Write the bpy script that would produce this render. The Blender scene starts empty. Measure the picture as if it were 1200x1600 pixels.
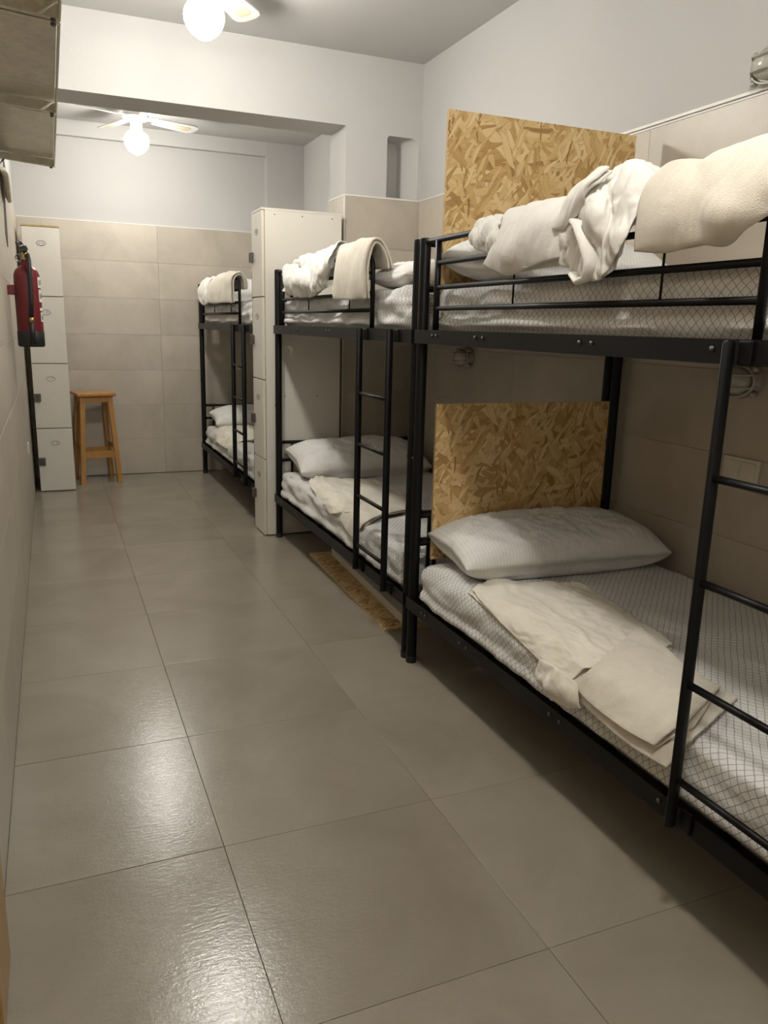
import bpy, bmesh, math, random
from mathutils import Vector, Matrix, noise
random.seed(7)
PI = math.pi
scene = bpy.context.scene
COL = scene.collection

# ------------------------------------------------------------------ camera
def setup_camera():
    f, yaw, pit, rol = 1225.378, 0.3993896, -0.2317553, 0.0256302
    pos = Vector((-0.332855, -1.806868, 1.333604))
    cy, sy, cp, sp = math.cos(yaw), math.sin(yaw), math.cos(pit), math.sin(pit)
    fwd = Vector((sy*cp, cy*cp, sp)); right = Vector((cy, -sy, 0)); up = right.cross(fwd)
    cr, sr = math.cos(rol), math.sin(rol)
    r2 = right*cr + up*sr; u2 = -right*sr + up*cr
    cam = bpy.data.cameras.new('camera'); ob = bpy.data.objects.new('camera', cam); COL.objects.link(ob)
    cam.sensor_fit = 'VERTICAL'; cam.sensor_height = 36.0; cam.lens = f*36.0/1600.0
    cam.clip_start = 0.05
    ob.matrix_world = Matrix(((r2.x, u2.x, -fwd.x, pos.x), (r2.y, u2.y, -fwd.y, pos.y), (r2.z, u2.z, -fwd.z, pos.z), (0, 0, 0, 1)))
    scene.camera = ob
setup_camera()
# ------------------------------------------------------------------ world, exposure
w = bpy.data.worlds.new('world'); scene.world = w; w.use_nodes = True
w.node_tree.nodes['Background'].inputs[0].default_value = (0.6, 0.62, 0.65, 1)
w.node_tree.nodes['Background'].inputs[1].default_value = 0.02
vs = scene.view_settings
vs.view_transform = 'Standard'; vs.look = 'None'; vs.gamma = 1.0; vs.use_curve_mapping = False
vs.exposure = 1.55
LAMP = 75.0            # emission of the opal globes of the ceiling fans
LAMP_COL = (1.0, 0.962, 0.885)

# ------------------------------------------------------------------ materials
MATS = {}
class NT:
    def __init__(s, name):
        s.m = bpy.data.materials.new(name); s.m.use_nodes = True; s.t = s.m.node_tree
        s.b = s.t.nodes['Principled BSDF']; s.out = s.t.nodes['Material Output']
    def n(s, typ, **kw):
        nd = s.t.nodes.new(typ)
        for k, v in kw.items():
            if k.startswith('i_'):
                key = k[2:]; key = int(key) if key.isdigit() else key.replace('_', ' ')
                nd.inputs[key].default_value = v
            else: setattr(nd, k, v)
        return nd
    def l(s, a, b): s.t.links.new(a, b)
    def math(s, op, a, b=None, c=None):
        nd = s.n('ShaderNodeMath', operation=op)
        for i, x in enumerate((a, b, c)):
            if x is None: continue
            if isinstance(x, (int, float)): nd.inputs[i].default_value = x
            else: s.l(x, nd.inputs[i])
        return nd.outputs[0]
    def ramp(s, fac, stops):
        nd = s.n('ShaderNodeValToRGB'); cr = nd.color_ramp
        while len(cr.elements) < len(stops): cr.elements.new(0.5)
        for e, (p, c) in zip(cr.elements, stops): e.position = p; e.color = (*c, 1) if len(c) == 3 else c
        s.l(fac, nd.inputs[0]); return nd.outputs[0]
    def mix(s, fac, a, b, typ='MIX'):
        nd = s.n('ShaderNodeMix', data_type='RGBA', blend_type=typ)
        for sock, x in ((nd.inputs[0], fac), (nd.inputs[6], a), (nd.inputs[7], b)):
            if isinstance(x, (int, float)): sock.default_value = x
            elif isinstance(x, tuple): sock.default_value = (*x, 1) if len(x) == 3 else x
            else: s.l(x, sock)
        return nd.outputs[2]
    def coord(s, which='Object', scale=(1, 1, 1), rot=(0, 0, 0), loc=(0, 0, 0)):
        tc = s.n('ShaderNodeTexCoord'); mp = s.n('ShaderNodeMapping')
        mp.inputs['Scale'].default_value = scale; mp.inputs['Rotation'].default_value = rot; mp.inputs['Location'].default_value = loc
        s.l(tc.outputs[which], mp.inputs[0]); return mp.outputs[0]
    def noise(s, vec, scale, detail=3, rough=0.55, dist=0.0):
        nd = s.n('ShaderNodeTexNoise'); nd.inputs['Scale'].default_value = scale; nd.inputs['Detail'].default_value = detail
        nd.inputs['Roughness'].default_value = rough; nd.inputs['Distortion'].default_value = dist
        if vec is not None: s.l(vec, nd.inputs['Vector'])
        return nd.outputs['Fac']
    def bump(s, h, strength=0.2, dist=0.01):
        nd = s.n('ShaderNodeBump'); nd.inputs['Strength'].default_value = strength; nd.inputs['Distance'].default_value = dist
        s.l(h, nd.inputs['Height']); s.l(nd.outputs[0], s.b.inputs['Normal'])
    def set(s, color=None, rough=None, metal=None, spec=None):
        for nm, x in (('Base Color', color), ('Roughness', rough), ('Metallic', metal), ('Specular IOR Level', spec)):
            if x is None: continue
            if isinstance(x, (int, float)): s.b.inputs[nm].default_value = x
            elif isinstance(x, tuple): s.b.inputs[nm].default_value = (*x, 1)
            else: s.l(x, s.b.inputs[nm])
        return s.m

def plain(name, color, rough=0.5, metal=0.0, var=0.06, nscale=6, bump=0.0, bscale=80, spec=0.5):
    t = NT(name); v = t.coord('Object'); f = t.noise(v, nscale, 4)
    c0 = tuple(max(0, x*(1-var)) for x in color); c1 = tuple(min(1, x*(1+var)) for x in color)
    col = t.ramp(f, [(0.3, c0), (0.7, c1)])
    if bump: t.bump(t.noise(v, bscale, 3), bump, 0.004)
    return t.set(col, rough, metal, spec)

def tile_mat(name, base, dark, light, rough, streak):
    t = NT(name)
    tc = t.n('ShaderNodeTexCoord'); oi = t.n('ShaderNodeObjectInfo')
    off = t.n('ShaderNodeVectorMath', operation='ADD'); cmb = t.n('ShaderNodeCombineXYZ')
    r7 = t.math('MULTIPLY', oi.outputs['Random'], 37.0)
    for i in range(3): t.l(r7, cmb.inputs[i])
    t.l(tc.outputs['Object'], off.inputs[0]); t.l(cmb.outputs[0], off.inputs[1]); v = off.outputs[0]
    a = t.noise(v, 2.6, 5, 0.6, 0.6); b = t.noise(v, 90, 4, 0.7)
    col = t.ramp(a, [(0.28, dark), (0.5, base), (0.75, light)])
    col = t.mix(t.math('MULTIPLY', b, 0.35), col, tuple(x*0.8 for x in base), 'MIX')
    hsv = t.n('ShaderNodeHueSaturation'); t.l(col, hsv.inputs['Color'])
    t.l(t.math('MULTIPLY_ADD', oi.outputs['Random'], 0.12, 0.94), hsv.inputs['Value'])
    rg = t.math('MULTIPLY_ADD', a, 0.12, rough-0.06)
    mp = t.n('ShaderNodeMapping'); mp.inputs['Scale'].default_value = streak; t.l(v, mp.inputs[0])
    s1 = t.noise(mp.outputs[0], 40, 4, 0.6, 0.4)
    t.bump(t.math('ADD', t.math('MULTIPLY', s1, 0.7), t.math('MULTIPLY', t.noise(v, 160, 2), 0.3)), 0.30, 0.0025)
    return t.set(hsv.outputs[0], rg, 0.0, 0.5)

def osb_mat():
    t = NT('osb_strand_board'); col = None; rnd = random.Random(3)
    base = t.noise(t.coord('Generated', (2, 2, 2)), 2, 3)
    tones = [(0.0, (0.14, 0.065, 0.02)), (0.20, (0.34, 0.19, 0.06)), (0.40, (0.52, 0.33, 0.125)), (0.68, (0.65, 0.455, 0.205)), (1.0, (0.78, 0.61, 0.34))]
    hgt = None
    for k in range(9):
        ang = [0.2, 1.2, -0.7, 0.65, -1.35, -0.25, 1.5, 0.95, -1.0][k]
        sc = [(8, 34), (9, 46), (10, 58), (5.5, 27), (9, 85), (8.5, 50), (11, 110), (8, 44), (12, 84)][k]
        tc = t.n('ShaderNodeTexCoord'); m1 = t.n('ShaderNodeMapping'); m1.inputs['Rotation'].default_value = (0, 0, ang)
        m1.inputs['Location'].default_value = (rnd.uniform(0, 9), rnd.uniform(0, 9), 0)
        t.l(tc.outputs['UV'], m1.inputs[0])
        wv = t.n('ShaderNodeTexNoise'); wv.inputs['Scale'].default_value = 5; t.l(m1.outputs[0], wv.inputs['Vector'])
        ad = t.n('ShaderNodeVectorMath', operation='MULTIPLY_ADD'); t.l(wv.outputs['Color'], ad.inputs[0])
        ad.inputs[1].default_value = (0.10, 0.10, 0); t.l(m1.outputs[0], ad.inputs[2])
        m2 = t.n('ShaderNodeMapping'); m2.inputs['Scale'].default_value = (sc[0], sc[1], 1); t.l(ad.outputs[0], m2.inputs[0])
        vo = t.n('ShaderNodeTexVoronoi', voronoi_dimensions='2D'); vo.inputs['Scale'].default_value = 1.0
        vo.inputs['Randomness'].default_value = 1.0
        t.l(m2.outputs[0], vo.inputs['Vector'])
        sp = t.n('ShaderNodeSeparateColor'); t.l(vo.outputs['Color'], sp.inputs[0])
        m3 = t.n('ShaderNodeMapping'); m3.inputs['Scale'].default_value = (sc[0]*1.5, sc[1]*6, 1); t.l(ad.outputs[0], m3.inputs[0])
        gr = t.noise(m3.outputs[0], 1.2, 3)
        tone = t.math('ADD', t.math('MULTIPLY', t.math('POWER', sp.outputs[0], 0.75), 0.72), t.math('MULTIPLY', gr, 0.38))
        if k in (4, 6): tone = t.math('MULTIPLY', tone, 0.45)
        c = t.ramp(tone, tones)
        if col is None: col, hgt = c, tone
        else:
            mask = t.math('MULTIPLY', t.math('GREATER_THAN', sp.outputs[1], 0.93 if k in (4, 6) else 0.66), t.math('LESS_THAN', vo.outputs['Distance'], 0.62))
            rim = t.math('MULTIPLY', mask, t.math('GREATER_THAN', vo.outputs['Distance'], 0.54))
            col = t.mix(mask, col, c)
            col = t.mix(t.math('MULTIPLY', rim, 0.38), col, (0.20, 0.10, 0.035))
            hgt = t.mix(mask, hgt, tone)
    t.bump(hgt, 0.35, 0.003)
    return t.set(col, 0.62)

def sheet_mat():
    t = NT('lattice_print_sheet'); v = t.coord('UV', (1/0.0175, 1/0.0175, 1), (0, 0, PI/4))
    wob = t.n('ShaderNodeTexNoise'); wob.inputs['Scale'].default_value = 0.35; t.l(v, wob.inputs['Vector'])
    ad = t.n('ShaderNodeVectorMath', operation='MULTIPLY_ADD'); t.l(wob.outputs['Color'], ad.inputs[0]); ad.inputs[1].default_value = (0.5, 0.5, 0); t.l(v, ad.inputs[2])
    sx = t.n('ShaderNodeSeparateXYZ'); t.l(ad.outputs[0], sx.inputs[0])
    def ln(o): return t.math('GREATER_THAN', t.math('ABSOLUTE', t.math('SUBTRACT', t.math('FRACT', o), 0.5)), 0.448)
    m = t.math('MAXIMUM', ln(sx.outputs[0]), ln(sx.outputs[1]))
    nz = t.noise(t.coord('Object'), 5, 4)
    c = t.mix(m, t.ramp(nz, [(0.3, (0.66, 0.65, 0.63)), (0.7, (0.76, 0.75, 0.73))]), (0.29, 0.29, 0.295))
    b = t.noise(t.coord('Object', (1, 1, 1)), 22, 4, 0.6, 0.8)
    t.bump(b, 0.35, 0.012)
    return t.set(c, 0.85, 0, 0.2)

def cloth_mat(name, c0, c1, weave=260, bs=0.25, wr=26, wrs=0.3):
    t = NT(name); v = t.coord('Object'); f = t.noise(v, 7, 4)
    h = t.math('ADD', t.math('MULTIPLY', t.noise(v, weave, 2), bs), t.math('MULTIPLY', t.noise(v, wr, 4, 0.6, 1.0), 1.0))
    t.bump(h, wrs, 0.008)
    t.b.inputs['Sheen Weight'].default_value = 0.15
    return t.set(t.ramp(f, [(0.3, c0), (0.7, c1)]), 0.9, 0, 0.15)

def pillow_mat():
    t = NT('striped_satin_pillowcase'); v = t.coord('UV', (1, 1, 1))
    wv = t.n('ShaderNodeTexWave', wave_type='BANDS', bands_direction='X'); wv.inputs['Scale'].default_value = 24.0; wv.inputs['Distortion'].default_value = 0.25
    t.l(v, wv.inputs['Vector'])
    s = t.ramp(wv.outputs['Fac'], [(0.40, (0.74, 0.73, 0.71)), (0.60, (0.79, 0.78, 0.76))])
    r = t.math('MULTIPLY_ADD', wv.outputs['Fac'], -0.2, 0.75)
    t.bump(t.noise(t.coord('Object', (1, 1, 1)), 14, 5, 0.6, 1.2), 0.45, 0.012)
    return t.set(s, r, 0, 0.3)

def wood_mat(name, dark, light):
    t = NT(name); v = t.coord('Object', (14, 14, 1.4)); n = t.noise(v, 4, 5, 0.6, 1.5)
    t.bump(n, 0.1, 0.002)
    return t.set(t.ramp(n, [(0.3, dark), (0.7, light)]), 0.42)

def emit_mat(k=1.0):
    t = NT('lit_opal_glass'); t.b.inputs['Base Color'].default_value = (0.9, 0.9, 0.9, 1)
    lw = t.noise(t.coord('Object'), 3, 1)
    t.b.inputs['Emission Color'].default_value = (*LAMP_COL, 1)
    t.l(t.math('MULTIPLY_ADD', lw, LAMP*k*0.1, LAMP*k*0.95), t.b.inputs['Emission Strength'])
    return t.m

def galv_mat():
    t = NT('galvanised_sheet_steel'); v = t.coord('Object'); n = t.noise(v, 5, 4, 0.6, 0.7); n2 = t.noise(t.coord('Object', (3, 30, 3)), 6, 3)
    vo = t.n('ShaderNodeTexVoronoi'); vo.inputs['Scale'].default_value = 45; t.l(v, vo.inputs['Vector'])
    sp = t.n('ShaderNodeSeparateColor'); t.l(vo.outputs['Color'], sp.inputs[0])
    c = t.ramp(t.math('ADD', t.math('MULTIPLY', n, 0.8), t.math('MULTIPLY', sp.outputs[0], 0.2)), [(0.3, (0.56, 0.53, 0.43)), (0.7, (0.76, 0.73, 0.61))])
    t.bump(n2, 0.15, 0.004)
    return t.set(c, t.math('MULTIPLY_ADD', n, 0.2, 0.25), 0.65)

M = dict(
    plaster=plain('white_plaster', (0.50, 0.492, 0.480), 0.85, 0, 0.025, 1.5, 0.12, 60, 0.3),
    wtile=tile_mat('grey_beige_wall_tile', (0.48, 0.43, 0.358), (0.40, 0.357, 0.295), (0.56, 0.505, 0.425), 0.38, (1, 1, 1)),
    ftile=tile_mat('satin_floor_tile', (0.275, 0.243, 0.192), (0.238, 0.208, 0.162), (0.312, 0.278, 0.224), 0.20, (0.8, 2.6, 1)),
    grout=plain('grey_grout', (0.14, 0.125, 0.10), 0.9),
    black=plain('black_painted_steel', (0.0035, 0.0035, 0.004), 0.42, 0, 0.1, 8, 0.03, 120, 0.25),
    chrome=plain('zinc_bolt', (0.30, 0.30, 0.31), 0.35, 1.0),
    sheet=sheet_mat(), pillow=pillow_mat(),
    cotton=cloth_mat('white_cotton', (0.76, 0.74, 0.69), (0.83, 0.81, 0.765), 300, 0.12, 22, 0.35),
    cream=cloth_mat('cream_cotton', (0.72, 0.68, 0.58), (0.80, 0.76, 0.665), 300, 0.12, 22, 0.35),
    towel=cloth_mat('cream_terry', (0.68, 0.63, 0.54), (0.77, 0.72, 0.62), 420, 1.0, 16, 0.45),
    osb=osb_mat(), osb_edge=plain('osb_cut_edge', (0.52, 0.38, 0.2), 0.8, 0, 0.2, 60),
    melamine=plain('white_melamine', (0.66, 0.63, 0.565), 0.4, 0, 0.03, 3),
    ply=plain('raw_board_edge', (0.40, 0.30, 0.13), 0.7, 0, 0.15, 30),
    lockgrey=plain('grey_lock_metal', (0.12, 0.11, 0.105), 0.4, 0.7),
    ink=plain('black_ink', (0.03, 0.03, 0.03), 0.7), paper=plain('white_sticker', (0.74, 0.72, 0.68), 0.6),
    wood=wood_mat('varnished_pine', (0.36, 0.175, 0.045), (0.48, 0.255, 0.075)),
    archwood=wood_mat('honey_wood', (0.34, 0.20, 0.06), (0.44, 0.27, 0.09)),
    red=plain('red_enamel', (0.13, 0.010, 0.014), 0.32, 0, 0.06), rubber=plain('black_rubber', (0.012, 0.012, 0.013), 0.55),
    brass=plain('brass', (0.45, 0.33, 0.12), 0.35, 0.9), glass_lit=emit_mat(), glass_lit_far=emit_mat(0.68),
    fanwhite=plain('white_enamel', (0.52, 0.51, 0.48), 0.4, 0, 0.02), fancane=plain('cream_cane_inset', (0.40, 0.35, 0.25), 0.6, 0, 0.06, 60),
    galv=galv_mat(), greymetal=plain('cast_grey_metal', (0.42, 0.41, 0.37), 0.45, 0.4), 
    frosted=plain('ribbed_lamp_glass', (0.42, 0.42, 0.36), 0.15, 0.0, 0.05, 40),
    switch=plain('ivory_plastic', (0.62, 0.59, 0.52), 0.45), rope=plain('beige_rope', (0.68, 0.62, 0.50), 0.85, 0, 0.15, 60),
    cord=plain('dark_cord', (0.13, 0.115, 0.10), 0.8),
    bounce_white=plain('bounce_white_wall', (0.80, 0.785, 0.76), 0.8, 0, 0.02, 1.5),  # unseen front wall made paler than plaster to bounce fill onto the near bed
    trim=plain('white_edge_trim', (0.78, 0.76, 0.72), 0.5),
)

# ------------------------------------------------------------------ mesh helpers
class MB:
    def __init__(s): s.v = []; s.f = []; s.uv = None; s.mi = []
    def add(s, vs, fs, mi=0):
        o = len(s.v); s.v += [tuple(p) for p in vs]; s.f += [tuple(i+o for i in f) for f in fs]; s.mi += [mi]*len(fs); return s
    def box(s, x0, x1, y0, y1, z0, z1, mi=0, bev=0.0):
        if bev <= 0:
            vs = [(x0,y0,z0),(x1,y0,z0),(x1,y1,z0),(x0,y1,z0),(x0,y0,z1),(x1,y0,z1),(x1,y1,z1),(x0,y1,z1)]
            fs = [(3,2,1,0),(4,5,6,7),(0,1,5,4),(1,2,6,5),(2,3,7,6),(3,0,4,7)]
            return s.add(vs, fs, mi)
        bm = bmesh.new(); bmesh.ops.create_cube(bm, size=1.0)
        for v in bm.verts: v.co = Vector(((x0+x1)/2+v.co.x*(x1-x0), (y0+y1)/2+v.co.y*(y1-y0), (z0+z1)/2+v.co.z*(z1-z0)))
        bmesh.ops.bevel(bm, geom=list(bm.edges), offset=bev, segments=2, profile=0.5, affect='EDGES')
        s.bm(bm, mi); return s
    def bm(s, bm, mi=0):
        bm.verts.index_update(); s.add([v.co[:] for v in bm.verts], [[v.index for v in f.verts] for f in bm.faces], mi); bm.free()
    def tube(s, pts, r, n=12, mi=0, closed=False, flat=1.0):
        pts = [Vector(p) for p in pts]; N = len(pts); rings = []
        rs = r if isinstance(r, (list, tuple)) else [r]*N
        prev = None
        for i, p in enumerate(pts):
            if closed: d = (pts[(i+1) % N]-pts[i-1]).normalized()
            else: d = (pts[min(i+1, N-1)]-pts[max(i-1, 0)]).normalized()
            if prev is None:
                a = Vector((0, 0, 1)) if abs(d.z) < 0.9 else Vector((1, 0, 0))
            else: a = prev
            u = (a - d*a.dot(d)).normalized(); prev = u; vv = d.cross(u)
            rings.append([p + (u*math.cos(2*PI*k/n)*flat + vv*math.sin(2*PI*k/n))*rs[i] for k in range(n)])
        vs = [q for rg in rings for q in rg]; fs = []
        for i in range(N if closed else N-1):
            j = (i+1) % N
            for k in range(n): fs.append((i*n+k, i*n+(k+1) % n, j*n+(k+1) % n, j*n+k))
        if not closed: fs.append(tuple(range(n-1, -1, -1))); fs.append(tuple((N-1)*n+k for k in range(n)))
        return s.add(vs, fs, mi)
    def lathe(s, prof, c=(0, 0, 0), n=24, axis='Z', mi=0, sx=1.0, sy=1.0):
        vs = []; fs = []
        for r, h in prof:
            for k in range(n):
                a = 2*PI*k/n; x, y = r*math.cos(a)*sx, r*math.sin(a)*sy
                p = (x, y, h) if axis == 'Z' else ((h, x, y) if axis == 'X' else (x, h, y))
                vs.append((c[0]+p[0], c[1]+p[1], c[2]+p[2]))
        for i in range(len(prof)-1):
            for k in range(n): fs.append((i*n+k, i*n+(k+1) % n, (i+1)*n+(k+1) % n, (i+1)*n+k))
        fs.append(tuple(range(n-1, -1, -1))); fs.append(tuple((len(prof)-1)*n+k for k in range(n)))
        return s.add(vs, fs, mi)
    def build(s, name, mats, parent=None, smooth=False, uv=None, off=None, angle=None):
        me = bpy.data.meshes.new(name)
        o = off if off is not None else (0, 0, 0)
        me.from_pydata([(x-o[0], y-o[1], z-o[2]) for x, y, z in s.v], [], s.f)
        if not isinstance(mats, (list, tuple)): mats = [mats]
        for m in mats: me.materials.append(m)
        for p, k in zip(me.polygons, s.mi): p.material_index = k
        bmx = bmesh.new(); bmx.from_mesh(me); bmesh.ops.recalc_face_normals(bmx, faces=bmx.faces); bmx.to_mesh(me); bmx.free()
        if smooth:
            me.shade_smooth()
            if angle: me.set_sharp_from_angle(angle=math.radians(angle))
        if uv:
            ul = me.uv_layers.new(name='UVMap')
            for lp in me.loops: ul.data[lp.index].uv = uv[lp.vertex_index]
        ob = bpy.data.objects.new(name, me); COL.objects.link(ob)
        if parent is not None: ob.parent = parent
        return ob

def box_uv(ob, s=1.0):
    me = ob.data; ul = me.uv_layers.new(name='UVMap')
    for p in me.polygons:
        n = p.normal; ax = max(range(3), key=lambda i: abs(n[i]))
        for li in p.loop_indices:
            c = me.vertices[me.loops[li].vertex_index].co
            ul.data[li].uv = ((c.y, c.z) if ax == 0 else ((c.x, c.z) if ax == 1 else (c.y, c.x)))

def tag(o, label=None, cat=None, group=None, kind=None):
    if label: o['label'] = label
    if cat: o['category'] = cat
    if group: o['group'] = group
    if kind: o['kind'] = kind
    return o
def thing(name, loc, label, cat, group=None, rz=0):
    o = bpy.data.objects.new(name, None); COL.objects.link(o); o.location = loc; o.rotation_euler = (0, 0, rz)
    o.empty_display_size = 0.1
    return tag(o, label, cat, group)
def copy_tree(o, parent=None):
    c = o.copy(); COL.objects.link(c); c.parent = parent
    for ch in list(o.children): copy_tree(ch, c)
    return c

# ------------------------------------------------------------------ room shell
XL, XR, XRB, YB, YF = -0.52, 1.90, 1.83, 5.41, -2.45
ZT, ZC, ZCB, ZH = 2.115, 2.914, 2.86, 2.513
YP0, YP1, XC = 3.04, 3.34, 1.395
G = 0.008              # tile stands proud of plaster
def struct(name, mb, mat, smooth=False, label=None, angle=None):
    o = mb.build(name, mat, None, smooth, angle=angle); o['kind'] = 'structure'
    if label: o['label'] = label
    return o

floor = struct('floor', MB().box(XL-0.1, XR+0.1, YF-0.1, YB+0.1, -0.12, -0.004), M['grout'])
_tm = {}
def tile_mesh(dx, dy, dz, mat, bev=0.0008):
    key = (round(dx, 3), round(dy, 3), round(dz, 3), mat.name)
    if key not in _tm:
        b = MB().box(-dx/2, dx/2, -dy/2, dy/2, -dz/2, dz/2, 0, bev)
        me = bpy.data.meshes.new('tile'); me.from_pydata(b.v, [], b.f); me.materials.append(mat)
        bmx = bmesh.new(); bmx.from_mesh(me); bmesh.ops.recalc_face_normals(bmx, faces=bmx.faces); bmx.to_mesh(me); bmx.free()
        _tm[key] = me
    return _tm[key]
def tile(parent, c, dx, dy, dz, mat, tilt=0.0):
    o = bpy.data.objects.new('tile', tile_mesh(dx, dy, dz, mat)); COL.objects.link(o); o.parent = parent; o.location = c
    if tilt: o.rotation_euler = (random.uniform(-tilt, tilt), random.uniform(-tilt, tilt), 0)
    return o
gap = 0.0012
xs = [XL, 0.0, 0.6, 1.2, 1.8, XR]; ys = [YF] + [0.6*k for k in range(-4, 10)] + [YB]
for i in range(len(xs)-1):
    for j in range(len(ys)-1):
        x0, x1, y0, y1 = xs[i], xs[i+1], ys[j], ys[j+1]
        if y1-y0 < 0.03: continue
        if y0 > YP1 and x0 >= 1.8: x1 = XRB
        if x1-x0 < 0.02: continue
        tile(floor, ((x0+x1)/2, (y0+y1)/2, -0.006), x1-x0-gap, y1-y0-gap, 0.012, M['ftile'], 0.0008)

ROWS = [0.002] + [0.015+0.3*k for k in range(1, 8)]
def wall_tiles(parent, axis, face, a0, a1, phase, sign, width=0.9, zmin=0.0):
    # tiles on plane axis=face; run along the other horizontal axis from a0 to a1 ; sign: outward normal
    cuts = sorted({a0, a1} | {phase+width*k for k in range(-12, 12) if a0+0.015 < phase+width*k < a1-0.015})
    for k in range(len(ROWS)-1):
        z0, z1 = ROWS[k], ROWS[k+1]
        for a, b in zip(cuts[:-1], cuts[1:]):
            cz, dz = (z0+z1)/2, z1-z0-0.0012; ca, da = (a+b)/2, b-a-0.0012
            t = G+0.004
            if axis == 0: tile(parent, (face-sign*t/2, ca, cz), t, da, dz, M['wtile'], 0)
            else: tile(parent, (ca, face-sign*t/2, cz), da, t, dz, M['wtile'], 0)
T = 0.12
wl = struct('wall_left', MB().box(XL-G-T, XL-G, YF, YB+T, 0, ZC), M['plaster'])
wall_tiles(wl, 0, XL, -0.2, YB, 0.45, 1)
wall_tiles(wl, 0, XL, YF, -1.16, 0.45, 1)
wr = struct('wall_right', MB().box(XR+G, XR+G+T, YF, YP1, 0, ZC).box(XRB+G, XRB+G+T, YP1, YB+T, 0, ZC), M['plaster'])
wall_tiles(wr, 0, XR, YF, YP0, 0.888, -1)
wall_tiles(wr, 0, XRB, YP1, YB-0.05, 3.6, -1)
wb = struct('wall_back', MB().box(XL-G, XRB+G, YB+G, YB+G+T, 0, ZC), M['plaster'])
wall_tiles(wb, 1, YB, XL, 1.50, 0.56, -1)
wf = struct('wall_front', MB().box(XL-G, XR+G, YF-T, YF, 0, ZC), M['bounce_white'])
struct('ceiling', MB().box(XL-T, XR+T, YF-T, YP1, ZC, ZC+0.1).box(XL-T, XRB+T, YP1, YB+T, ZCB, ZCB+0.15), M['plaster'])
# partition: header beam + column with a niche
def partition():
    b = MB(); yf = YP0+G
    b.box(XL-G, XR+G, yf, YP1, ZH, ZC)
    b.box(XC+G, XR+G, yf, YP1, 0, 2.125)                       # column core below the niche
    x0, x1, z0, z1, r = 1.675, 1.887, 2.125, 2.485, 0.045
    out = [(XC+G, 2.125), (XR+G, 2.125), (XR+G, ZH), (XC+G, ZH)]
    nic = [(x0, z0+0.002), (x1, z0+0.002)]
    for k in range(7):
        a = PI/2*k/6; nic.append((x1-r+r*math.cos(a), z1-r+r*math.sin(a)))
    for k in range(7):
        a = PI/2+PI/2*k/6; nic.append((x0+0.02+0.02*math.cos(a), z1-0.02+0.02*math.sin(a)))
    bm = bmesh.new()
    def loop(pts, y):
        vsx = [bm.verts.new((p[0], y, p[1])) for p in pts]
        return vsx, [bm.edges.new((vsx[i], vsx[(i+1) % len(vsx)])) for i in range(len(vsx))]
    vo, eo = loop(out, yf); vn, en = loop(nic, yf)
    bmesh.ops.triangle_fill(bm, use_beauty=True, edges=eo+en)
    vb = [bm.verts.new((x0+(p[0]-x0)*(0.62 if p[0] > 1.8 else 1.0), yf+0.15, z0+(p[1]-z0)*0.97)) for p in nic]
    n = len(nic)
    for i in range(n): bm.faces.new((vn[i], vn[(i+1) % n], vb[(i+1) % n], vb[i]))
    bm.faces.new(vb)
    b.bm(bm)
    b.box(XC+G, XR+G, yf+0.16, YP1, 2.125, ZH); b.add([(XC+G, yf, 2.125), (XC+G, yf+0.16, 2.125), (XC+G, yf+0.16, ZH), (XC+G, yf, ZH)], [(0, 1, 2, 3)])
    o = struct('wall_partition', b, M['plaster'])
    wall_tiles(o, 1, YP0, XC, XR, 5.0, -1)
    wall_tiles(o, 0, XC, YP0+0.006, YP1, 9.0, -1)
    return o
partition()
struct('trim_1', MB().box(XL, 1.50, 5.36, YB+G, 2.745, ZCB), M['plaster'], label='white plaster beam under the far ceiling')
struct('trim_2', MB().box(1.50, XRB+G, 5.355, YB+G, 0, ZCB), M['plaster'], label='white plaster column in the far right corner')
struct('trim_3', MB().box(XR-0.002, XR+G, YF, YP0, ZT, ZT+0.006).box(XR-0.001, XR+G, YF, 1.2, ZT+0.012, ZT+0.022), M['trim'], label='white edge strip on top of the right wall tiles')
struct('trim_4', MB().box(XL, XRB, YB-0.002, YB+G, ZT, ZT+0.006), M['trim'], label='white edge strip on top of the back wall tiles')
struct('trim_5', MB().box(XC-0.002, XR, YP0-0.002, YP0+G, ZT, ZT+0.007).box(XC-0.002, XC+G, YP0, YP1, ZT, ZT+0.007).box(XC-0.003, XC+0.004, YP0-0.003, YP0+0.004, 0, ZT), M['trim'], label='white edge strip around the tiled column')
# door frame on the near left wall (only its edge shows)
d = struct('door_1', MB().box(XL-0.006, XL+0.022, -0.42, -0.2, 0, 2.1, 0, 0.004).box(XL-0.006, XL+0.022, -1.16, -1.09, 0, 2.1, 0, 0.004).box(XL-0.006, XL+0.022, -1.16, -0.2, 2.1, 2.17, 0, 0.004), M['archwood'], label='honey coloured wooden door frame on the left wall')
dl = MB().box(XL-0.006, XL+0.004, -1.09, -0.42, 0.006, 2.1).build('door_leaf', M['archwood'], d)
h = MB().tube([(XL+0.004, -1.0, 1.02), (XL+0.05, -1.0, 1.02), (XL+0.05, -0.9, 1.02)], 0.009, 10).build('door_handle', M['chrome'], d, True)

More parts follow.
